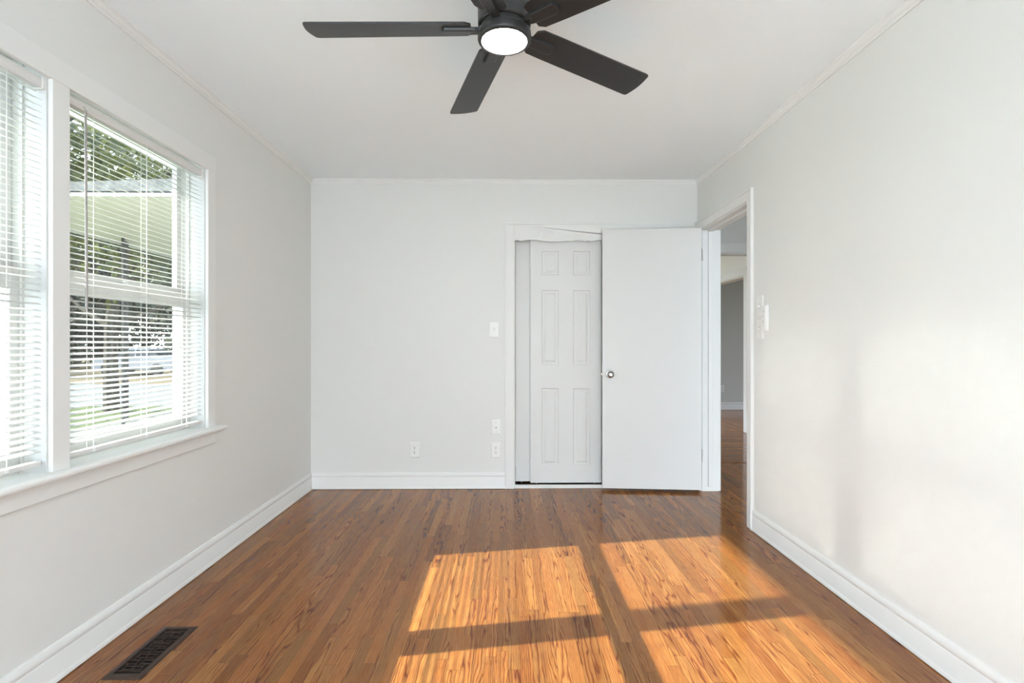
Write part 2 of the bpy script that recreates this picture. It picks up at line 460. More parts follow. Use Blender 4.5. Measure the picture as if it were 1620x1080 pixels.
bm.faces.new(A); bm.faces.new(B[::-1])
for i in range(len(poly)):
    j = (i+1) % len(poly); bm.faces.new((A[i], A[j], B[j], B[i]))
bmesh.ops.triangulate(bm, faces=[f for f in bm.faces if len(f.verts) > 4])
struct('trim_7', bm, M['trim'])
# closet jambs, head and floor track
bm = bm_new()
box(bm, CL[0]-0.002, YF, 0, CL[0]+0.010, YF+0.12, CZ); box(bm, CL[1]-0.010, YF, 0, CL[1]+0.002, YF+0.12, CZ); box(bm, CL[0], YF, CZ-0.012, CL[1], YF+0.12, CZ+0.002)
struct('trim_8', bm, M['trim'])
bm = bm_new(); box(bm, CL[0], YF-0.004, 0.0, CL[1], YF+0.016, 0.026, 0.002); struct('trim_9', bm, M['trim'])
bm = bm_new(); box(bm, CL[0]+0.01, YF+0.018, 0.0, CL[1]-0.01, YF+0.115, 0.006); box(bm, CL[0]+0.01, YF+0.060, 0.006, CL[1]-0.01, YF+0.064, 0.016); struct('trim_10', bm, M['steel'])

# ---------------------------------------------------------------- six panel sliding doors
def six_panel(name, x0, width, yface, z0, z1, panels_z, T=0.032, stile=0.090):
    """front face at y=yface, thickness going +y; moulded panels are pressed into the front face"""
    root = struct_root(name, (x0+width/2, yface+T/2, z0))
    bm = bm_new()
    cols = [(x0+stile, x0+stile+0.134), (x0+width-0.090-0.134, x0+width-0.090)]
    xs = sorted([x0, x0+width] + [c for p in cols for c in p]); zs = sorted([z0, z1] + [c for p in panels_z for c in p])
    def ispan(cx, cz): return any(a < cx < b for a, b in cols) and any(a < cz < b for a, b in panels_z)
    V = {}
    def v(x, z, y=yface):
        k = (round(x, 5), round(z, 5), round(y, 5))
        if k not in V: V[k] = bm.verts.new((x, y, z))
        return V[k]
    for i in range(len(xs)-1):
        for j in range(len(zs)-1):
            a, b, c, d = xs[i], xs[i+1], zs[j], zs[j+1]
            if not ispan((a+b)/2, (c+d)/2):
                bm.faces.new((v(a,c), v(b,c), v(b,d), v(a,d)))
            else:
                steps = [(0, 0), (0.006, 0.007), (0.012, 0.0075), (0.018, 0.0075), (0.034, 0.0018), (0.038, 0.0015)]
                prev = None
                for ins, dep in steps:
                    q = [v(a+ins, c+ins, yface+dep), v(b-ins, c+ins, yface+dep), v(b-ins, d-ins, yface+dep), v(a+ins, d-ins, yface+dep)]
                    if prev:
                        for m in range(4):
                            n = (m+1) % 4; bm.faces.new((prev[m], prev[n], q[n], q[m]))
                    prev = q
                bm.faces.new(prev)
    # back and rim
    yb = yface+T
    bm.faces.new([v(x0, z0, yb), v(x0, z1, yb), v(x0+width, z1, yb), v(x0+width, z0, yb)])
    lx = [v(x, z0) for x in xs]; bm.faces.new(lx + [v(x0+width, z0, yb), v(x0, z0, yb)])
    lx = [v(x, z1) for x in xs]; bm.faces.new(lx[::-1] + [v(x0, z1, yb), v(x0+width, z1, yb)])
    lz = [v(x0, z) for z in zs]; bm.faces.new(lz[::-1] + [v(x0, z0, yb), v(x0, z1, yb)])
    lz = [v(x0+width, z) for z in zs]; bm.faces.new(lz + [v(x0+width, z1, yb), v(x0+width, z0, yb)])
    obj('slab', bm, M['door'], root)
    bm = bm_new()
    for xr in (x0+0.05, x0+width-0.05):
        lathe(bm, [(0.011, -0.003), (0.011, 0.003)], 20, Matrix.Translation((xr, yb-0.004, z0-0.008)) @ Matrix.Rotation(math.pi/2, 4, 'Y'))
    obj('roller', bm, M['steel'], root)
    return root
PZ = [(0.180, 0.790), (0.985, 1.575), (1.695, 1.885)]
six_panel('door_2', 0.198, 0.565, YF+0.024, 0.038, 2.01, [(0.178, 0.790), (0.978, 1.572), (1.692, 1.884)])
six_panel('door_3', 0.079, 0.590, YF+0.070, 0.038, 2.01, [(0.178, 0.790), (0.978, 1.572), (1.692, 1.884)], stile=0.128)

# ---------------------------------------------------------------- open flush door
hinge = Vector((1.503, 3.957, 0)); kn = Vector((0.752, 4.022, 0))
wd = (kn-hinge).length
ang = math.atan2((kn-hinge).y, (kn-hinge).x)
RD = Matrix.Translation(hinge) @ Matrix.Rotation(ang, 4, 'Z')
# local: +x from hinge to knob; camera side face is at local y=0, body on the side away from the camera
d1 = struct_root('door_1', (hinge.x, hinge.y, 0.023))
bm = bm_new(); box(bm, 0, -0.035, 0.023, wd, 0, 2.035, 0.0015); bmesh.ops.transform(bm, matrix=RD, verts=bm.verts[:])
obj('slab', bm, M['door'], d1)
def knob(bm, cx, cz, sgn):
    prof = [(0.0, -0.001), (0.032, -0.001), (0.032, 0.004), (0.029, 0.008), (0.015, 0.010), (0.011, 0.016), (0.011, 0.030), (0.018, 0.034),
            (0.0245, 0.040), (0.0268, 0.047), (0.0262, 0.054), (0.022, 0.061), (0.0165, 0.0645), (0.012, 0.0655), (0.0115, 0.0635), (0.0, 0.0630)]
    rot = Matrix.Rotation(-sgn*math.pi/2, 4, 'X')
    y = 0 if sgn > 0 else -0.035
    lathe(bm, prof, 40, Matrix.Translation((cx, y, cz)) @ rot, cap=False)
bm = bm_new(); knob(bm, wd-0.058, 0.909, 1); bmesh.ops.transform(bm, matrix=RD, verts=bm.verts[:])
k1 = obj('door_knob', bm, M['chrome'], d1, smooth=True); k1['label'] = 'round satin nickel knob'
bm = bm_new(); box(bm, wd-0.001, -0.030, 0.880, wd+0.0015, -0.006, 0.938); box(bm, wd, -0.024, 0.900, wd+0.009, -0.011, 0.918, 0.002)
bmesh.ops.transform(bm, matrix=RD, verts=bm.verts[:])
obj('latch', bm, M['chrome'], d1)
for zc in (1.83, 0.285):
    bm = bm_new()
    hx, hy = 1.516, 3.962
    lathe(bm, [(0.0, -0.048), (0.0045, -0.048), (0.0065, -0.044), (0.0065, 0.044), (0.0045, 0.048), (0.0, 0.048)], 14, Matrix.Translation((hx, hy, zc)), cap=False)
    box(bm, 1.518, DO[1]-0.0145, zc-0.044, 1.566, DO[1]-0.0115, zc+0.044)
    box(bm, 1.513, 3.962, zc-0.044, 1.519, DO[1]-0.012, zc+0.044)
    for dz in (-0.030, 0.0, 0.030):
        lathe(bm, [(0.0035, -0.001), (0.0035, 0.001)], 10, Matrix.Translation((1.54, DO[1]-0.0155, zc+dz)) @ Matrix.Rotation(math.pi/2, 4, 'X'))
    obj('hinge', bm, M['trim'], d1, smooth=True)

# ---------------------------------------------------------------- hall door trims beyond
bm = bm_new()
box(bm, 1.60, 4.962, 2.018, 2.62, 4.98, 2.107, 0.003); box(bm, 1.60, 4.958, 2.098, 2.62, 4.98, 2.110, 0.002)
box(bm, 2.53, 4.962, 0, 2.60, 4.98, 2.02, 0.003); box(bm, 1.66, 4.98, 2.010, 2.60, 5.10, 2.026)
struct('trim_11', bm, M['trim'])
bm = bm_new()
box(bm, 3.084, 6.60, 0, 3.10, 6.69, 2.03, 0.003); box(bm, 3.084, 7.95, 0, 3.10, 8.04, 2.03, 0.003); box(bm, 3.084, 6.60, 2.03, 3.10, 8.04, 2.13, 0.003)
box(bm, 3.10, 6.68, 0, 3.22, 6.70, 2.03); box(bm, 3.10, 7.94, 0, 3.22, 7.96, 2.03); box(bm, 3.10, 6.69, 2.015, 3.22, 7.95, 2.032)
struct('trim_12', bm, M['trim'])
bm = bm_new(); prism(bm, BB, lambda u, v, t: (t, 8.93-u, v), 3.22, 6.4); struct('baseboard_beyond', bm, M['shaded_trim'], smooth=True)
bm = bm_new(); prism(bm, BB, lambda u, v, t: (3.10-u, t, v), 5.10, 6.60); struct('baseboard_living', bm, M['trim'], smooth=True)
bm = bm_new(); box(bm, 1.60, 4.955, 0.0, 2.60, 5.03, 0.004, 0.0015); struct('trim_13', bm, M['floor_x'])

# ================================================================== windows
def window(name, y0, y1):
    z0, z1 = WZ
    root = struct_root(name, (XL-0.1, (y0+y1)/2, z0))
    bm = bm_new(); t = 0.006
    box(bm, XLO-0.005, y0, z0, XL, y0+t, z1); box(bm, XLO-0.005, y1-t, z0, XL, y1, z1); box(bm, XLO-0.005, y0, z1-t, XL, y1, z1)
    # parting stops and outside stop
    for a, b in ((-1.617, -1.608),):
        box(bm, a, y0+t, z0, b, y0+t+0.008, z1-t); box(bm, a, y1-t-0.008, z0, b, y1-t, z1-t)
    for a, b in ((-1.695, -1.676),):
        box(bm, a, y0+t, z0, b, y0+0.030, z1-t); box(bm, a, y1-0.009, z0, b, y1-t, z1-t); box(bm, a, y0, z1-0.030, b, y1, z1)
    box(bm, -1.79, y0, z0-0.02, -1.615, y1, z0+0.012)
    obj('window_frame', bm, M['vinyl'], root)
    def sash(nm, xa, xb, za, zb, rb, rt):
        bm = bm_new(); a, b = y0+t+0.001, y1-t-0.001; s = 0.040
        box(bm, xa, a, za, xb, a+s, zb, 0.002); box(bm, xa, b-s, za, xb, b, zb, 0.002)
        box(bm, xa+0.001, a+s-0.003, za+0.0005, xb-0.001, b-s+0.003, za+rb, 0.0015); box(bm, xa+0.001, a+s-0.003, zb-rt, xb-0.001, b-s+0.003, zb-0.0005, 0.0015)
        sh = obj(nm, bm, M['vinyl'], root)
        xm = (xa+xb)/2
        bm = bm_new(); box(bm, xm-0.0015, a+s-0.004, za+rb-0.004, xm+0.0015, b-s+0.004, zb-rt+0.004)
        p = obj('pane', bm, M['glass'], sh)
        return sh
    low = sash('lower_sash', -1.645, -1.618, z0+0.013, 1.395, 0.075, 0.062)
    sash('upper_sash', -1.674, -1.648, 1.370, z1-t, 0.052, 0.030)
    # sash lock
    bm = bm_new(); ym = (y0+y1)/2
    box(bm, -1.643, ym-0.03, 1.395, -1.620, ym+0.03, 1.401, 0.002); lathe(bm, [(0.012, 0.0), (0.012, 0.012), (0.008, 0.015)], 16, Matrix.Translation((-1.632, ym, 1.400)))
    box(bm, -1.637, ym-0.005, 1.407, -1.628, ym+0.034, 1.413, 0.002)
    obj('sash_lock', bm, M['vinyl'], root)
    return root
window('window_1', *W1); window('window_2', *W2)

# casings, stool and apron
bm = bm_new()
cz0, cz1 = 0.715, 2.036
for a, b in ((W1[1], W1[1]+0.068), (W2[1], W1[0]), (W2[0]-0.068, W2[0])):
    box(bm, XL, a, cz0, XL+0.016, b, cz1, 0.0015)
box(bm, XL, W2[0]-0.068, cz1, XL+0.0165, W1[1]+0.068, cz1+0.082, 0.0015)
struct('trim_14', bm, M['trim'])
nose = [(-0.11, 0.690), (0.040, 0.690), (0.0455, 0.692), (0.049, 0.696), (0.0505, 0.7025), (0.049, 0.709), (0.0455, 0.713), (0.040, 0.715), (-0.11, 0.715)]
bm = bm_new(); prism(bm, nose, left, W2[0]-0.13, W1[1]+0.125); struct('trim_15', bm, M['trim'], smooth=True)
bm = bm_new(); box(bm, XL, W2[0]-0.068, 0.628, XL+0.015, W1[1]+0.072, 0.690, 0.0025); struct('trim_16', bm, M['trim'])

# ---------------------------------------------------------------- mini blinds
def blind(y0, y1, label, wand=True):
    XB = XL - 0.022
    ztop = 2.033; zbot = 0.746
    ya, yb = y0+0.010, y1-0.010
    root = thing('mini_blind', (XB, (y0+y1)/2, zbot), label, 'window blind', 'mini blinds in the windows')
    bm = bm_new()
    prof = [(-0.014, -0.036), (0.012, -0.036), (0.015, -0.032), (0.016, -0.018), (0.015, -0.004), (0.012, 0.0), (-0.014, 0.0)]
    prism(bm, prof, lambda u, v, t: (XB+u, t, ztop+v), ya, yb)
    obj('headrail', bm, M['rail'], root, smooth=True)
    # slats: curved section, inner edge tipped down
    P = 0.0213; tilt = math.radians(17); w = 0.0125
    n = int((ztop-0.040-zbot-0.030)/P)
    bm = bm_new()
    for i in range(n):
        zc = ztop-0.050 - i*P
        top_, bot_ = [], []
        for k in range(6):
            a = -1 + 2*k/5
            uu = a*w; vv = 0.0021*(1-a*a)
            c, s_ = math.cos(tilt), math.sin(tilt)
            for lst, off in ((top_, 0.0003), (bot_, -0.0003)):
                U, V_ = uu, vv+off
                lst.append((U*c + V_*s_, -U*s_ + V_*c))
        prism(bm, top_ + bot_[::-1], lambda u, v, t: (XB+u, t, zc+v), ya+0.002+random.uniform(-0.0006, 0.0006), yb-0.002+random.uniform(-0.0006, 0.0006))
    obj('slats', bm, M['slat'], root, smooth=True)
    zl = ztop-0.050-n*P
    bm = bm_new(); box(bm, XB-0.013, ya+0.002, zbot-0.004, XB+0.013, yb-0.002, zbot+0.012, 0.004, 2); obj('bottom_rail', bm, M['rail'], root)
    for yy in (ya+0.125, (ya+yb)/2+0.004, yb-0.125):
        bm = bm_new()
        for dx in (-0.0128, 0.0128):
            tube(bm, [(XB+dx, yy, ztop-0.034), (XB+dx, yy, zbot+0.010)], 0.0007, 5)
        for i in range(n):
            zc = ztop-0.052 - i*P
            tube(bm, [(XB-0.0128, yy, zc+0.0036), (XB+0.0128, yy, zc-0.0040)], 0.00045, 4)
        tube(bm, [(XB+0.001, yy+0.014, ztop-0.034), (XB+0.001, yy+0.014, zbot+0.010)], 0.0009, 5)
        box(bm, XB+0.0125, yy-0.007, zbot-0.002, XB+0.0150, yy+0.007, zbot+0.010, 0.001)
        obj('ladder_cord', bm, M['cord'], root)
    for yy in (ya, yb):
        bm = bm_new(); box(bm, XB-0.015, yy-0.006, ztop-0.040, XB+0.019, yy+0.006, ztop+0.002, 0.002)
        obj('bracket', bm, M['rail'], root)
    if wand:
        bm = bm_new(); yy = ya+0.072
        tube(bm, [(XB+0.012, yy, ztop-0.020), (XB+0.022, yy, ztop-0.026), (XB+0.024, yy, ztop-0.040)], 0.0012, 6)
        tube(bm, [(XB+0.025, yy, ztop-0.036), (XB+0.030, yy-0.001, 1.272)], 0.0042, 6)
        wd_ = obj('wand', bm, M['wand'], root, smooth=True); wd_['label'] = 'grey see-through tilt wand'
    return root
blind(*W1, 'white mini blind in the right-hand window, the one with a grey tilt wand')
blind(*W2, 'white mini blind in the left-hand window, cut off by the picture edge')

# ================================================================== ceiling fan
FC = Vector((-0.0045, 1.786, 0)); FR = 0.683; FZ = 2.228
fan = thing('ceiling_fan', (FC.x, FC.y, ZC), 'black five blade ceiling fan with a round lit lamp, flush to the ceiling', 'ceiling fan')
MF = Matrix.Translation((FC.x, FC.y, 0))
bm = bm_new()
lathe(bm, [(0.0, 2.238), (0.086, 2.238), (0.0905, 2.242), (0.0915, 2.248), (0.0915, 2.330), (0.0890, 2.338), (0.070, 2.346), (0.066, 2.352), (0.066, 2.400), (0.0, 2.400)], 64, MF, cap=False)
obj('motor_housing', bm, M['black'], fan, smooth=True)
bm = bm_new(); lathe(bm, [(0.0, 2.398), (0.070, 2.398), (0.078, 2.404), (0.080, 2.412), (0.080, 2.440), (0.0, 2.440)], 64, MF, cap=False)
obj('canopy', bm, M['black'], fan, smooth=True)
bm = bm_new(); lathe(bm, [(0.0, 2.2195), (0.080, 2.2195), (0.080, 2.2385), (0.0, 2.2385)], 64, MF, cap=False); obj('rotor_ring', bm, M['black'], fan, smooth=True)
bm = bm_new(); lathe(bm, [(0.0, 2.2205), (0.088, 2.2205), (0.0915, 2.217), (0.0920, 2.213), (0.0920, 2.194), (0.0900, 2.188), (0.0860, 2.1852), (0.0785, 2.1850), (0.0770, 2.190), (0.0, 2.191)], 64, MF, cap=False)
obj('light_ring', bm, M['black'], fan, smooth=True)
bm = bm_new(); lathe(bm, [(0.0, 2.1840), (0.030, 2.1843), (0.056, 2.1849), (0.072, 2.1862), (0.0765, 2.1885), (0.0765, 2.1905), (0.0, 2.1905)], 64, MF, cap=False)
ln = obj('lamp_lens', bm, M['lens'], fan, smooth=True); ln['label'] = 'round glowing white lens'
for k in range(5):
    th = math.radians(178.6 - 72*k)
    pitch = math.radians(-12.5)
    R = Matrix.Translation((FC.x, FC.y, FZ)) @ Matrix.Rotation(th, 4, 'Z')
    RP = R @ Matrix.Rotation(pitch, 4, 'X')
    bm = bm_new()
    w0, w1 = 0.058, 0.066
    r0, r1 = 0.113, FR
    pts = [(r0, w0-0.014), (r0+0.020, w0)]
    for i in range(1, 9):
        a = i/8; pts.append((r0+0.02+(r1-0.022-r0-0.02)*a, w0+(w1-w0)*a))
    pts += [(r1-0.0125, w1-0.0008), (r1-0.0100, w1-0.0030), (r1-0.0085, w1-0.007)]
    for i in range(1, 8):
        a = i/8; yv = (w1-0.007)*(1-2*a); pts.append((r1-0.0085+0.0085*math.sin(math.pi*a), yv))
    pts += [(r1-0.0085, -(w1-0.007)), (r1-0.0100, -(w1-0.0030)), (r1-0.0125, -(w1-0.0008))]
    for i in range(0, 9):
        a = 1-i/8; pts.append((r0+0.02+(r1-0.022-r0-0.02)*a, -(w0+(w1-w0)*a)))
    pts += [(r0, -(w0-0.014))]
    A = [bm.verts.new((x, y, 0.0)) for x, y in pts]; B = [bm.verts.new((x, y, 0.0065)) for x, y in pts]
    bm.faces.new(A[::-1]); bm.faces.new(B)
    for i in range(len(pts)):
        j = (i+1) % len(pts); bm.faces.new((A[i], A[j], B[j], B[i]))
    es = [e for e in bm.edges if abs(e.verts[0].co.z-e.verts[1].co.z) < 1e-6]
    bmesh.ops.bevel(bm, geom=es, offset=0.0012, segments=1, affect='EDGES')
    bmesh.ops.transform(bm, matrix=RP, verts=bm.verts[:])
    bl = obj('blade', bm, M['blade'], fan)
    bm = bm_new()
    # iron: neck from the rotor and a raised paddle under the blade
    box(bm, 0.060, -0.013, -0.010, 0.118, 0.013, 0.004, 0.002)
    v0 = len(bm.verts)
    bmesh.ops.transform(bm, matrix=R, verts=bm.verts[:])
    bm2 = bm_new()
    pp = [(0.100, -0.018), (0.118, -0.022), (0.205, -0.024), (0.214, -0.012), (0.217, 0.0), (0.214, 0.012), (0.205, 0.024), (0.118, 0.022), (0.100, 0.018)]
    a_ = [bm2.verts.new((x, y, 0.001)) for x, y in pp]; b_ = [bm2.verts.new((x*1.0, y*0.93, -0.0075)) for x, y in pp]
    c_ = [bm2.verts.new((0.105+(x-0.1)*0.93, y*0.78, -0.0095)) for x, y in pp]
    bm2.faces.new(a_); bm2.faces.new(c_[::-1])
    for q, r_ in ((a_, b_), (b_, c_)):
        for i in range(len(pp)):
            j = (i+1) % len(pp); bm2.faces.new((q[i], q[j], r_[j], r_[i]))
    bmesh.ops.transform(bm2, matrix=RP, verts=bm2.verts[:])
    tmp = bpy.data.meshes.new('tmp'); bm2.to_mesh(tmp); bm2.free(); bm.from_mesh(tmp); bpy.data.meshes.remove(tmp)
    obj('blade_arm', bm, M['black'], fan)

# ================================================================== floor register
reg = thing('floor_register', (-1.3135, 1.949, 0.0), 'dark bronze lattice floor vent beside the left baseboard', 'floor vent')
x0, x1, y0, y1 = -1.381, -1.246, 1.785, 2.113
ix0, ix1, iy0, iy1 = x0+0.021, x1-0.021, y0+0.024, y1-0.022
bm = bm_new()
def ring(bm, o, i, zo, zi):
    A = [bm.verts.new((a, b, zo)) for a, b in ((o[0],o[2]),(o[1],o[2]),(o[1],o[3]),(o[0],o[3]))]
    B = [bm.verts.new((a, b, zi)) for a, b in ((i[0],i[2]),(i[1],i[2]),(i[1],i[3]),(i[0],i[3]))]
    for k in range(4): bm.faces.new((A[k], A[(k+1)%4], B[(k+1)%4], B[k]))
    return B
o0 = (x0, x1, y0, y1); o1 = (x0+0.006, x1-0.006, y0+0.006, y1-0.006); o2 = (ix0, ix1, iy0, iy1)
ring(bm, o0, (x0+0.001, x1-0.001, y0+0.001, y1-0.001), 0.0003, 0.0025)
ring(bm, (x0+0.001, x1-0.001, y0+0.001, y1-0.001), o1, 0.0025, 0.0058)
ring(bm, o1, o2, 0.0058, 0.0062); ring(bm, o2, o2, 0.0062, 0.0012)
ring(bm, o0, o2, 0.0003, 0.0012)
bmesh.ops.remove_doubles(bm, verts=bm.verts[:], dist=1e-6)
obj('frame', bm, M['bronze'], reg)
bm = bm_new(); box(bm, ix0-0.001, iy0-0.001, 0.0004, ix1+0.001, iy1+0.001, 0.0012); obj('duct_shade_plate', bm, M['duct_shade'], reg)  # flat black plate on the floor in place of a dark duct
# woven lattice
bm = bm_new()
Wx, Ly = ix1-ix0, iy1-iy0
bw = 0.0030
def hb(ya, xa, xb): box(bm, ix0+xa*Wx, iy0+ya*Ly-bw/2, 0.0016, ix0+xb*Wx, iy0+ya*Ly+bw/2, 0.0056, 0.0006)
def vb(xa, ya, yb): box(bm, ix0+xa*Wx-bw/2, iy0+ya*Ly, 0.0018, ix0+xa*Wx+bw/2, iy0+yb*Ly, 0.0058, 0.0006)
hb(0.06, 0, 1); hb(0.94, 0, 1)
n = 7
for i in range(n):
    a = 0.06 + 0.88*i/n; b = 0.06 + 0.88*(i+1)/n; m = (a+b)/2
    if i % 2 == 0:
        vb(0.17, a, b); vb(0.83, a, b); hb(a+0.030, 0.17, 0.83); hb(b-0.030, 0.17, 0.83); vb(0.5, a+0.030, b)
    else:
        vb(0.42, a, b); vb(0.60, a, b); hb(a+0.022, 0, 0.42); hb(b-0.022, 0, 0.42); hb(a+0.022, 0.60, 1); hb(b-0.022, 0.60, 1)
vb(0.30, 0.94, 1.0); box(bm, ix0+0.72*Wx, iy0+0.955*Ly, 0.0016, ix0+0.80*Wx, iy0+0.985*Ly, 0.009, 0.001)
obj('lattice', bm, M['bronze'], reg)

# ================================================================== wall plates
def plate_local(parts, w=0.076, h=0.121):
    """faces +Y local negative: plate on the plane y=0, facing -y"""
    bm = bm_new()
    A = [(-w/2, -h/2), (w/2, -h/2), (w/2, h/2), (-w/2, h/2)]
    def q(ins, y): return [bm.verts.new((a-math.copysign(ins, a), y, b-math.copysign(ins, b))) for a, b in A]
    rs = [q(0, 0), q(0, -0.0025), q(0.0035, -0.0058), q(0.006, -0.0062)]
    for r, s in zip(rs, rs[1:]):
        for k in range(4): bm.faces.new((r[k], r[(k+1)%4], s[(k+1)%4], s[k]))
    bm.faces.new(rs[-1]); bm.faces.new(rs[0][::-1])
    return bm
def mk(name, bm, mat, root, MX, label=None, smooth=False):
    bmesh.ops.transform(bm, matrix=MX, verts=bm.verts[:])
    o = obj(name, bm, mat, root, smooth=smooth)
    if label: o['label'] = label
    return o
def screw(bm, x, z, y=-0.0062):
    lathe(bm, [(0.003, -0.0005), (0.003, 0.0006), (0.0018, 0.001)], 12, Matrix.Translation((x, y, z)) @ Matrix.Rotation(math.pi/2, 4, 'X'))
def outlet(MX, loc, label, group, pm='plastic'):
    root = thing('wall_outlet', loc, label, 'electrical outlet', group)
    cp = mk('cover_plate', plate_local(0), M[pm], root, MX)
    bm = bm_new(); screw(bm, 0, 0); mk('screw', bm, M['steel'], root, MX)
    for dz in (0.0195, -0.0195):
        bm = bm_new()
        pr = []
        for i in range(28):
            a = 2*math.pi*i/28; x_ = 0.0172*math.cos(a); z_ = max(-0.0125, min(0.0125, 0.0172*math.sin(a))); pr.append((x_, z_))
        a_ = [bm.verts.new((x, -0.0055, z+dz)) for x, z in pr]; b_ = [bm.verts.new((x*0.96, -0.0085, z*0.96+dz)) for x, z in pr]
        bm.faces.new(a_); bm.faces.new(b_[::-1])
        for i in range(28): bm.faces.new((a_[i], a_[(i+1)%28], b_[(i+1)%28], b_[i]))
        rc = mk('receptacle', bm, M[pm], root, MX)
        bm = bm_new()
        box(bm, -0.0075, -0.0089, dz-0.001, -0.0050, -0.0084, dz+0.0085); box(bm, 0.0050, -0.0089, dz+0.0005, 0.0075, -0.0084, dz+0.0080)
        lathe(bm, [(0.0032, -0.0003), (0.0032, 0.0003)], 14, Matrix.Translation((0, -0.0087, dz-0.0065)) @ Matrix.Rotation(math.pi/2, 4, 'X'))
        bmesh.ops.transform(bm, matrix=MX, verts=bm.verts[:]); obj('slots', bm, M['slot_shade'], rc)  # thin raised dark pieces painted as the slots' inner shade
    return root
def toggle_switch(MX, loc, label, group=None, tog=True):
    root = thing('light_switch', loc, label, 'light switch', group)
    mk('cover_plate', plate_local(0), M['plastic'], root, MX)
    bm = bm_new(); screw(bm, 0, 0.030); mk('screw', bm, M['plastic'], root, MX)
    bm = bm_new(); screw(bm, 0, -0.030); mk('screw', bm, M['plastic'], root, MX)
    bm = bm_new(); box(bm, -0.0055, -0.0068, -0.0125, 0.0055, -0.0055, 0.0125); mk('toggle_slot', bm, M['vinyl'], root, MX)
    bm = bm_new(); prism(bm, [(-0.0045, -0.006), (-0.0045, -0.018), (0.0045, -0.018), (0.0045, -0.006)], lambda u, v, t: (u*(0.8 if v < -0.01 else 1), v, t*(0.55 if v < -0.01 else 1)+(-0.006 if v < -0.01 else 0)), -0.007, 0.007)
    mk('toggle', bm, M['plastic'], root, MX)
    return root
def on_far(x, z, tilt=0.0): return Matrix.Translation((x, YF, z)) @ Matrix.Rotation(tilt, 4, 'Y')
def on_right(y, z): return Matrix.Translation((XR, y, z)) @ Matrix.Rotation(-math.pi/2, 4, 'Z')
outlet(on_far(-0.7195, 0.307), (-0.7195, YF, 0.307), 'white double outlet alone on the far wall, left of the other plates', 'outlets on the far wall')
outlet(on_far(-0.078, 0.305), (-0.078, YF, 0.305), 'white double outlet low on the wall beside the closet casing', 'outlets on the far wall')
toggle_switch(on_far(-0.090, 1.257), (-0.090, YF, 1.257), 'white toggle switch on the far wall left of the closet')
r = thing('cable_plate', (-0.076, YF, 0.486), 'crooked white cable jack plate above the outlet by the closet', 'wall plate')
MX = on_far(-0.076, 0.486, math.radians(-3.0))
mk('cover_plate', plate_local(0, 0.070, 0.114), M['plastic'], r, MX)
bm = bm_new(); lathe(bm, [(0.0075, 0.0), (0.0075, 0.003), (0.0048, 0.003), (0.0048, 0.013), (0.001, 0.013)], 6, Matrix.Translation((0, -0.006, -0.003)) @ Matrix.Rotation(math.pi/2, 4, 'X')); mk('cable_jack', bm, M['steel'], r, MX, 'metal screw-on cable jack')
for dz in (-0.038, 0.038):
    bm = bm_new(); screw(bm, 0, dz); mk('screw', bm, M['steel'], r, MX)
toggle_switch(on_right(3.085, 1.372), (XR, 3.085, 1.372), 'white switch plate on the right wall by the doorway, upper of two', 'switches beside the doorway')
toggle_switch(on_right(3.085, 1.236), (XR, 3.085, 1.236), 'white switch plate on the right wall by the doorway, lower of two', 'switches beside the doorway')
r = thing('fan_control', (XR, 3.008, 1.295), 'rounded white wall control nearest the camera beside the two switches', 'wall control')
bm = bm_new(); box(bm, XR-0.017, 2.978, 1.217, XR, 3.040, 1.373, 0.007, 3); obj('cradle', bm, M['plastic'], r, smooth=True)
bm = bm_new(); box(bm, XR-0.021, 2.986, 1.228, XR-0.015, 3.032, 1.362, 0.0025, 2); f_ = obj('faceplate', bm, M['plastic'], r)
for dz in (0.03, 0.0, -0.03):
    bm = bm_new(); lathe(bm, [(0.006, 0.0), (0.006, 0.001), (0.004, 0.0015)], 16, Matrix.Translation((XR-0.0208, 3.009, 1.305+dz)) @ Matrix.Rotation(-math.pi/2, 4, 'Y')); obj('button', bm, M['vinyl'], f_)
MX = Matrix.Translation((3.745, 8.93, 0.365))
outlet(MX, (3.745, 8.93, 0.365), 'small outlet on the grey wall seen through both doorways', None, 'shaded_trim')  # plate greyed like the baseboard, the room's dimness put into its colour

# ================================================================== outside
GZ = -0.60
def ground_mat(name, c1, c2, scale):
    t = NT(name); n = t.noise(t.objco(), scale, 4, 0.7); t.bsdf(t.ramp(n, [(0.3, c1), (0.7, c2)]), 0.9, spec=0.1); return t.m
M['lawn'] = ground_mat('lawn_grass', (0.040, 0.055, 0.022), (0.08, 0.095, 0.04), 3.0)
M['dry'] = ground_mat('dry_grass', (0.085, 0.066, 0.038), (0.13, 0.10, 0.06), 2.0)
M['road'] = ground_mat('asphalt', (0.10, 0.10, 0.10), (0.14, 0.14, 0.135), 6.0)
M['bark'] = ground_mat('tree_bark', (0.03, 0.026, 0.02), (0.07, 0.06, 0.05), 9.0)
def leaf_mat(name, c1, c2):
    t = NT(name); n = t.noise(t.objco(), 1.5, 3, 0.7)
    b = t.bsdf(t.ramp(n, [(0.35, c1), (0.65, c2)]), 0.5, spec=0.3)
    tr = t.n('ShaderNodeBsdfTranslucent'); t.set(tr.inputs[0], t.ramp(n, [(0.35, tuple(x*1.4 for x in c1)), (0.65, tuple(x*1.5 for x in c2))]))
    mx = t.n('ShaderNodeMixShader'); mx.inputs[0].default_value = 0.35
    t.t.links.new(b.outputs[0], mx.inputs[1]); t.t.links.new(tr.outputs[0], mx.inputs[2]); t.t.links.new(mx.outputs[0], t.out.inputs[0])
    return t.m
M['leaf_dark'] = leaf_mat('leaves_dark', (0.034, 0.039, 0.027), (0.070, 0.077, 0.055))
M['leaf_yel'] = leaf_mat('leaves_yellow', (0.030, 0.040, 0.016), (0.085, 0.090, 0.020))
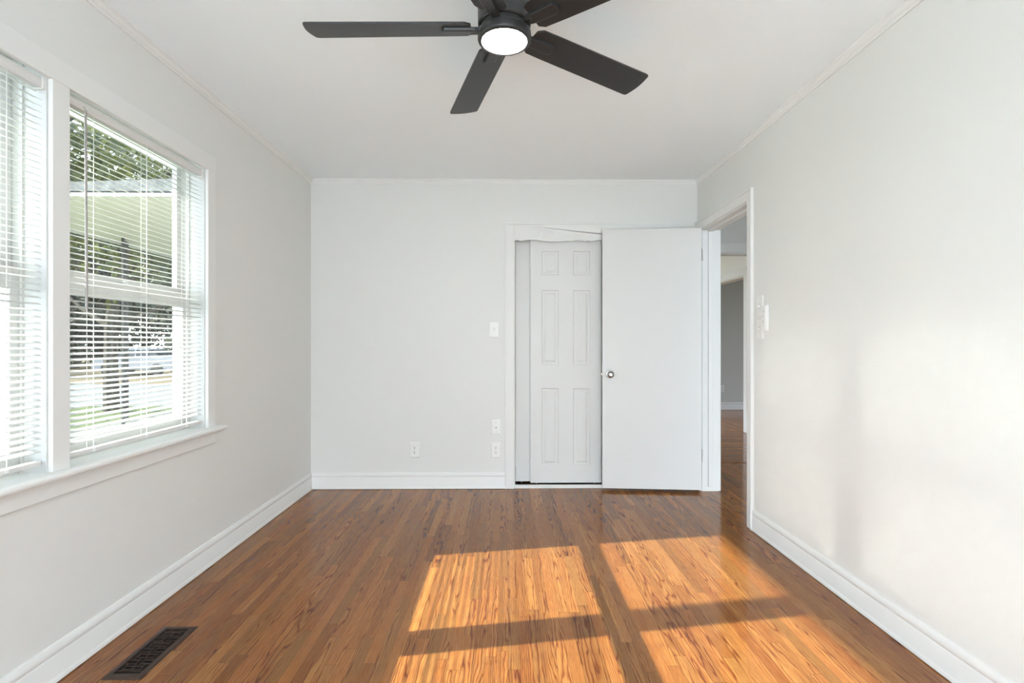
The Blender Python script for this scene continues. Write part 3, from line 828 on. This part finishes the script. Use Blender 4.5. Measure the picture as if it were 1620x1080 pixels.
M['leaf_or'] = leaf_mat('leaves_orange', (0.09, 0.04, 0.015), (0.15, 0.09, 0.03))
M['cream'] = paint('cream_soffit', (0.68, 0.65, 0.58), 0.6)
M['iron'] = plain('wrought_iron', (0.02, 0.02, 0.02), 0.5)
M['shingle'] = ground_mat('roof_edge', (0.09, 0.09, 0.09), (0.20, 0.20, 0.20), 14.0)
M['carpaint'] = plain('silver_car_paint', (0.22, 0.23, 0.25), 0.3, metal=0.2)
M['carglass'] = plain('car_glass', (0.02, 0.025, 0.03), 0.08)
M['tyre'] = plain('tyre_rubber', (0.02, 0.02, 0.02), 0.8)
M['bounce'] = ground_mat('bounce_slab_pale', (0.56, 0.60, 0.64), (0.64, 0.68, 0.72), 4.0)  # pale bluish tone picked so the slab bounces neutral light
M['concrete'] = ground_mat('porch_concrete', (0.13, 0.13, 0.125), (0.17, 0.17, 0.16), 8.0)

bm = bm_new(); box(bm, -90, -30, GZ-0.2, 40, 14.5, GZ); box(bm, -90, 14.5, GZ-0.2, -60, 22.5, GZ); struct('lawn', bm, M['lawn'])
bm = bm_new(); box(bm, -9, -13, GZ-0.1, 10, -1.4, GZ+0.02); struct('bounce_slab', bm, M['bounce'])  # unseen slab added to throw sunlight up onto the ceiling
bm = bm_new(); box(bm, -60, 14.5, GZ-0.2, 40, 22.5, GZ+0.005); struct('street', bm, M['road'])
bm = bm_new(); box(bm, -110, 22.5, GZ-0.2, 40, 110, GZ); struct('verge', bm, M['dry'])

# porch roof with cream ceiling and its iron post
ZP, YP, XP = 2.40, 4.42, -4.80
bm = bm_new(); panel_z = ZP
box(bm, XP, YP+0.03, ZP, -2.475, 11.0, ZP+0.03)
pc = None
porch = thing('porch_roof', (XP/2, 7.0, GZ), 'cream porch ceiling with grey roof edge outside the right-hand window', 'porch roof')
obj('soffit', bm, M['cream'], porch)
bm = bm_new(); box(bm, XP-0.03, YP, ZP-0.008, -2.475, YP+0.03, ZP+0.02); box(bm, XP-0.03, YP, ZP-0.02, XP, 11.0, ZP+0.03); obj('fascia', bm, M['vinyl'], porch)
bm = bm_new()
pr = [(XP-0.15, ZP+0.035), (-2.475, ZP+0.035), (-2.475, ZP+0.155), (XP-0.15, ZP+0.065)]
prism(bm, pr, lambda u, v, t: (u, t, v), YP, 11.0); obj('roof_deck', bm, M['shingle'], porch)
bm = bm_new(); box(bm, XP-0.05, YP+0.1, GZ, XLO-0.01, 11.0, 0.18); tag(obj('porch_floor', bm, M['concrete'], None, (0,0,0)), 'grey concrete porch slab below the blinds outside', 'porch floor')
post = thing('porch_post', (-4.62, 6.35, 0.18), 'black wrought iron scroll porch post outside the right-hand window', 'porch post')
bm = bm_new()
for dy, dx in ((-0.17, 0.1), (0.17, -0.1)):
    box(bm, -4.62+dx-0.012, 6.35+dy-0.012, 0.18, -4.62+dx+0.012, 6.35+dy+0.012, ZP)
    box(bm, -4.62+dx*0.45-0.008, 6.35+dy*0.45-0.008, 0.18, -4.62+dx*0.45+0.008, 6.35+dy*0.45+0.008, ZP)
obj('uprights', bm, M['iron'], post)
bm = bm_new()
zz = 0.24
while zz < ZP-0.05:
    for s_ in (1, -1):
        c = [(-4.62 + s_*(-0.1)*k_*math.cos(a), 6.35 + s_*0.17*k_*math.cos(a), zz+0.10+0.09*math.sin(a)*s_) for a, k_ in ((i*0.45, 1-0.085*i) for i in range(11))]
        tube(bm, c, 0.007, 5)
    box(bm, -4.72, 6.18, zz-0.008, -4.71, 6.20, zz+0.008)
    tube(bm, [(-4.52, 6.18, zz), (-4.72, 6.52, zz)], 0.008, 5)
    zz += 0.21
obj('scrollwork', bm, M['iron'], post)

def make_tree(name, label, loc, height, crown_r, crown_z, n, leaf, mat, seedv, group='trees outside the windows', squash=0.8, trunk_r=0.18):
    rnd = random.Random(seedv)
    root = thing(name, loc, label, 'tree', group)
    L = Vector(loc)
    bm = bm_new()
    pts = [L + Vector((0.15*math.sin(i*0.9+seedv), 0.15*math.cos(i*1.3), height*i/6*0.8)) for i in range(7)]
    tube(bm, pts, [trunk_r*(1-0.12*i) for i in range(7)], 8)
    for b in range(12):
        p = pts[2+b % 5]; a = rnd.uniform(0, 6.28); ln_ = crown_r*rnd.uniform(0.5, 0.8)
        q = p + Vector((math.cos(a)*ln_*0.5, math.sin(a)*ln_*0.5, ln_*0.25)); r2 = p + Vector((math.cos(a)*ln_, math.sin(a)*ln_, ln_*0.6))
        tube(bm, [p, q, r2], [trunk_r*0.4, trunk_r*0.25, trunk_r*0.06], 6)
    obj('trunk', bm, M['bark'], root, smooth=True)
    bm = bm_new()
    cl = []
    for _ in range(30):
        q_ = rnd.uniform(0, 6.283); d_ = crown_r*0.6*math.sqrt(rnd.random())
        cl.append((Vector((d_*math.cos(q_), d_*math.sin(q_), crown_z+rnd.uniform(-0.75, 0.75)*crown_r*squash)), rnd.uniform(0.25, 0.42)*crown_r))
    for i in range(n):
        c, r_ = cl[i % len(cl)]
        d = Vector((rnd.gauss(0, 1), rnd.gauss(0, 1), rnd.gauss(0, 1))).normalized()*r_*rnd.uniform(0.5, 1.0)
        p = L + c + d
        a = Vector((rnd.gauss(0, 1), rnd.gauss(0, 1), rnd.gauss(0, 1))).normalized(); b = a.orthogonal().normalized()
        s_ = leaf*rnd.uniform(0.6, 1.3)
        v = [bm.verts.new(p+a*s_), bm.verts.new(p+b*s_*0.5), bm.verts.new(p-a*s_), bm.verts.new(p-b*s_*0.5)]
        bm.faces.new(v)
    lf = obj('foliage', bm, mat, root)
    return root
# dark tree belt across the street
belt = [(-20.5, 36.5), (-30, 36.5), (-39.5, 35.5), (-49, 34), (-25.5, 45), (-35, 45), (-44.5, 44), (-54, 43), (-38, 25.8), (-59, 31), (-16, 45), (-38.5, 56), (-29, 55)]
proto = None
for i, (x, y) in enumerate(belt):
    if proto is None:
        proto = make_tree('tree', 'dark leafy tree in the row across the street', (x, y, GZ), 13, 4.4, 6.2, 6500, 0.27, M['leaf_dark'], 3, group='dark trees across the street', squash=1.5, trunk_r=0.3)
    else:
        c = copy_tree(proto, (x, y, GZ)); c.rotation_euler = (0, 0, i*1.1)
make_tree('tree', 'yellow-green tree whose leaves hang above the porch roof', (-9.9, 13.2, GZ), 8.0, 3.1, 6.0, 7000, 0.085, M['leaf_yel'], 11)
make_tree('tree', 'dark tree close behind the porch roof in the right-hand window', (-14.4, 25.2, GZ), 13.5, 4.6, 10.0, 9000, 0.17, M['leaf_dark'], 5, squash=1.3)
make_tree('tree', 'green tree seen through the left-hand window', (-7.4, 7.9, GZ), 6.0, 1.9, 4.0, 4200, 0.085, M['leaf_yel'], 21)
make_tree('tree', 'small orange autumn tree seen through the left-hand window', (-26.5, 26.0, GZ), 5.0, 2.3, 3.6, 2200, 0.12, M['leaf_or'], 8)

# hedge behind the trees
rnd = random.Random(5)
bm = bm_new()
for i in range(15000):
    t_ = rnd.random(); x = -100+92*t_; zt = 6.0+0.7*math.sin(x*0.5)+0.5*math.sin(x*1.7)
    p = Vector((x, 64.0+rnd.uniform(-0.8, 0.8), GZ+rnd.random()*zt))
    a = Vector((rnd.gauss(0, 1), rnd.gauss(0, 1), rnd.gauss(0, 1))).normalized(); b = a.orthogonal().normalized(); s_ = rnd.uniform(0.14, 0.3)
    bm.faces.new([bm.verts.new(p+a*s_), bm.verts.new(p+b*s_*0.6), bm.verts.new(p-a*s_), bm.verts.new(p-b*s_*0.6)])
tag(obj('hedge', bm, M['leaf_dark'], None, (-40, 64.0, GZ)), 'long dark hedge far behind the trees across the street', 'hedge', None, 'stuff')

# parked car across the street
cx, cy = -20.4, 29.4
car = thing('car', (cx, cy, GZ), 'silver car parked across the street behind the blinds', 'car')
bm = bm_new()
pf = [(-2.2, 0.30), (-2.25, 0.62), (-2.05, 0.86), (-1.0, 0.97), (1.7, 0.98), (2.15, 0.90), (2.25, 0.60), (2.2, 0.30)]
prism(bm, pf, lambda u, v, t: (cx+u, cy+t, GZ+v), -0.88, 0.88)
bmesh.ops.bevel(bm, geom=bm.edges[:], offset=0.06, segments=2, affect='EDGES'); obj('body', bm, M['carpaint'], car, smooth=True)
bm = bm_new()
pf = [(-1.1, 0.94), (-0.45, 1.38), (0.75, 1.42), (1.55, 0.96)]
prism(bm, pf, lambda u, v, t: (cx+u, cy+t*(1.0-0.22*(v-0.94)), GZ+v), -0.80, 0.80); obj('windows', bm, M['carglass'], car)
bm = bm_new(); box(bm, cx-0.5, cy-0.66, GZ+1.385, cx+0.8, cy+0.66, GZ+1.45, 0.03, 2)
for xx in (-0.45, 0.15, 0.78): box(bm, cx+xx-0.04, cy-0.80, GZ+0.95, cx+xx+0.04, cy-0.68, GZ+1.40)
obj('roof', bm, M['carpaint'], car)
for sx in (-1.35, 1.35):
    for sy in (-0.82, 0.82):
        bm = bm_new(); lathe(bm, [(0.0, -0.10), (0.30, -0.10), (0.33, -0.07), (0.33, 0.07), (0.30, 0.10), (0.0, 0.10)], 24, Matrix.Translation((cx+sx, cy+sy, GZ+0.33)) @ Matrix.Rotation(math.pi/2, 4, 'X'), cap=False)
        obj('wheel', bm, M['tyre'], car, smooth=True)
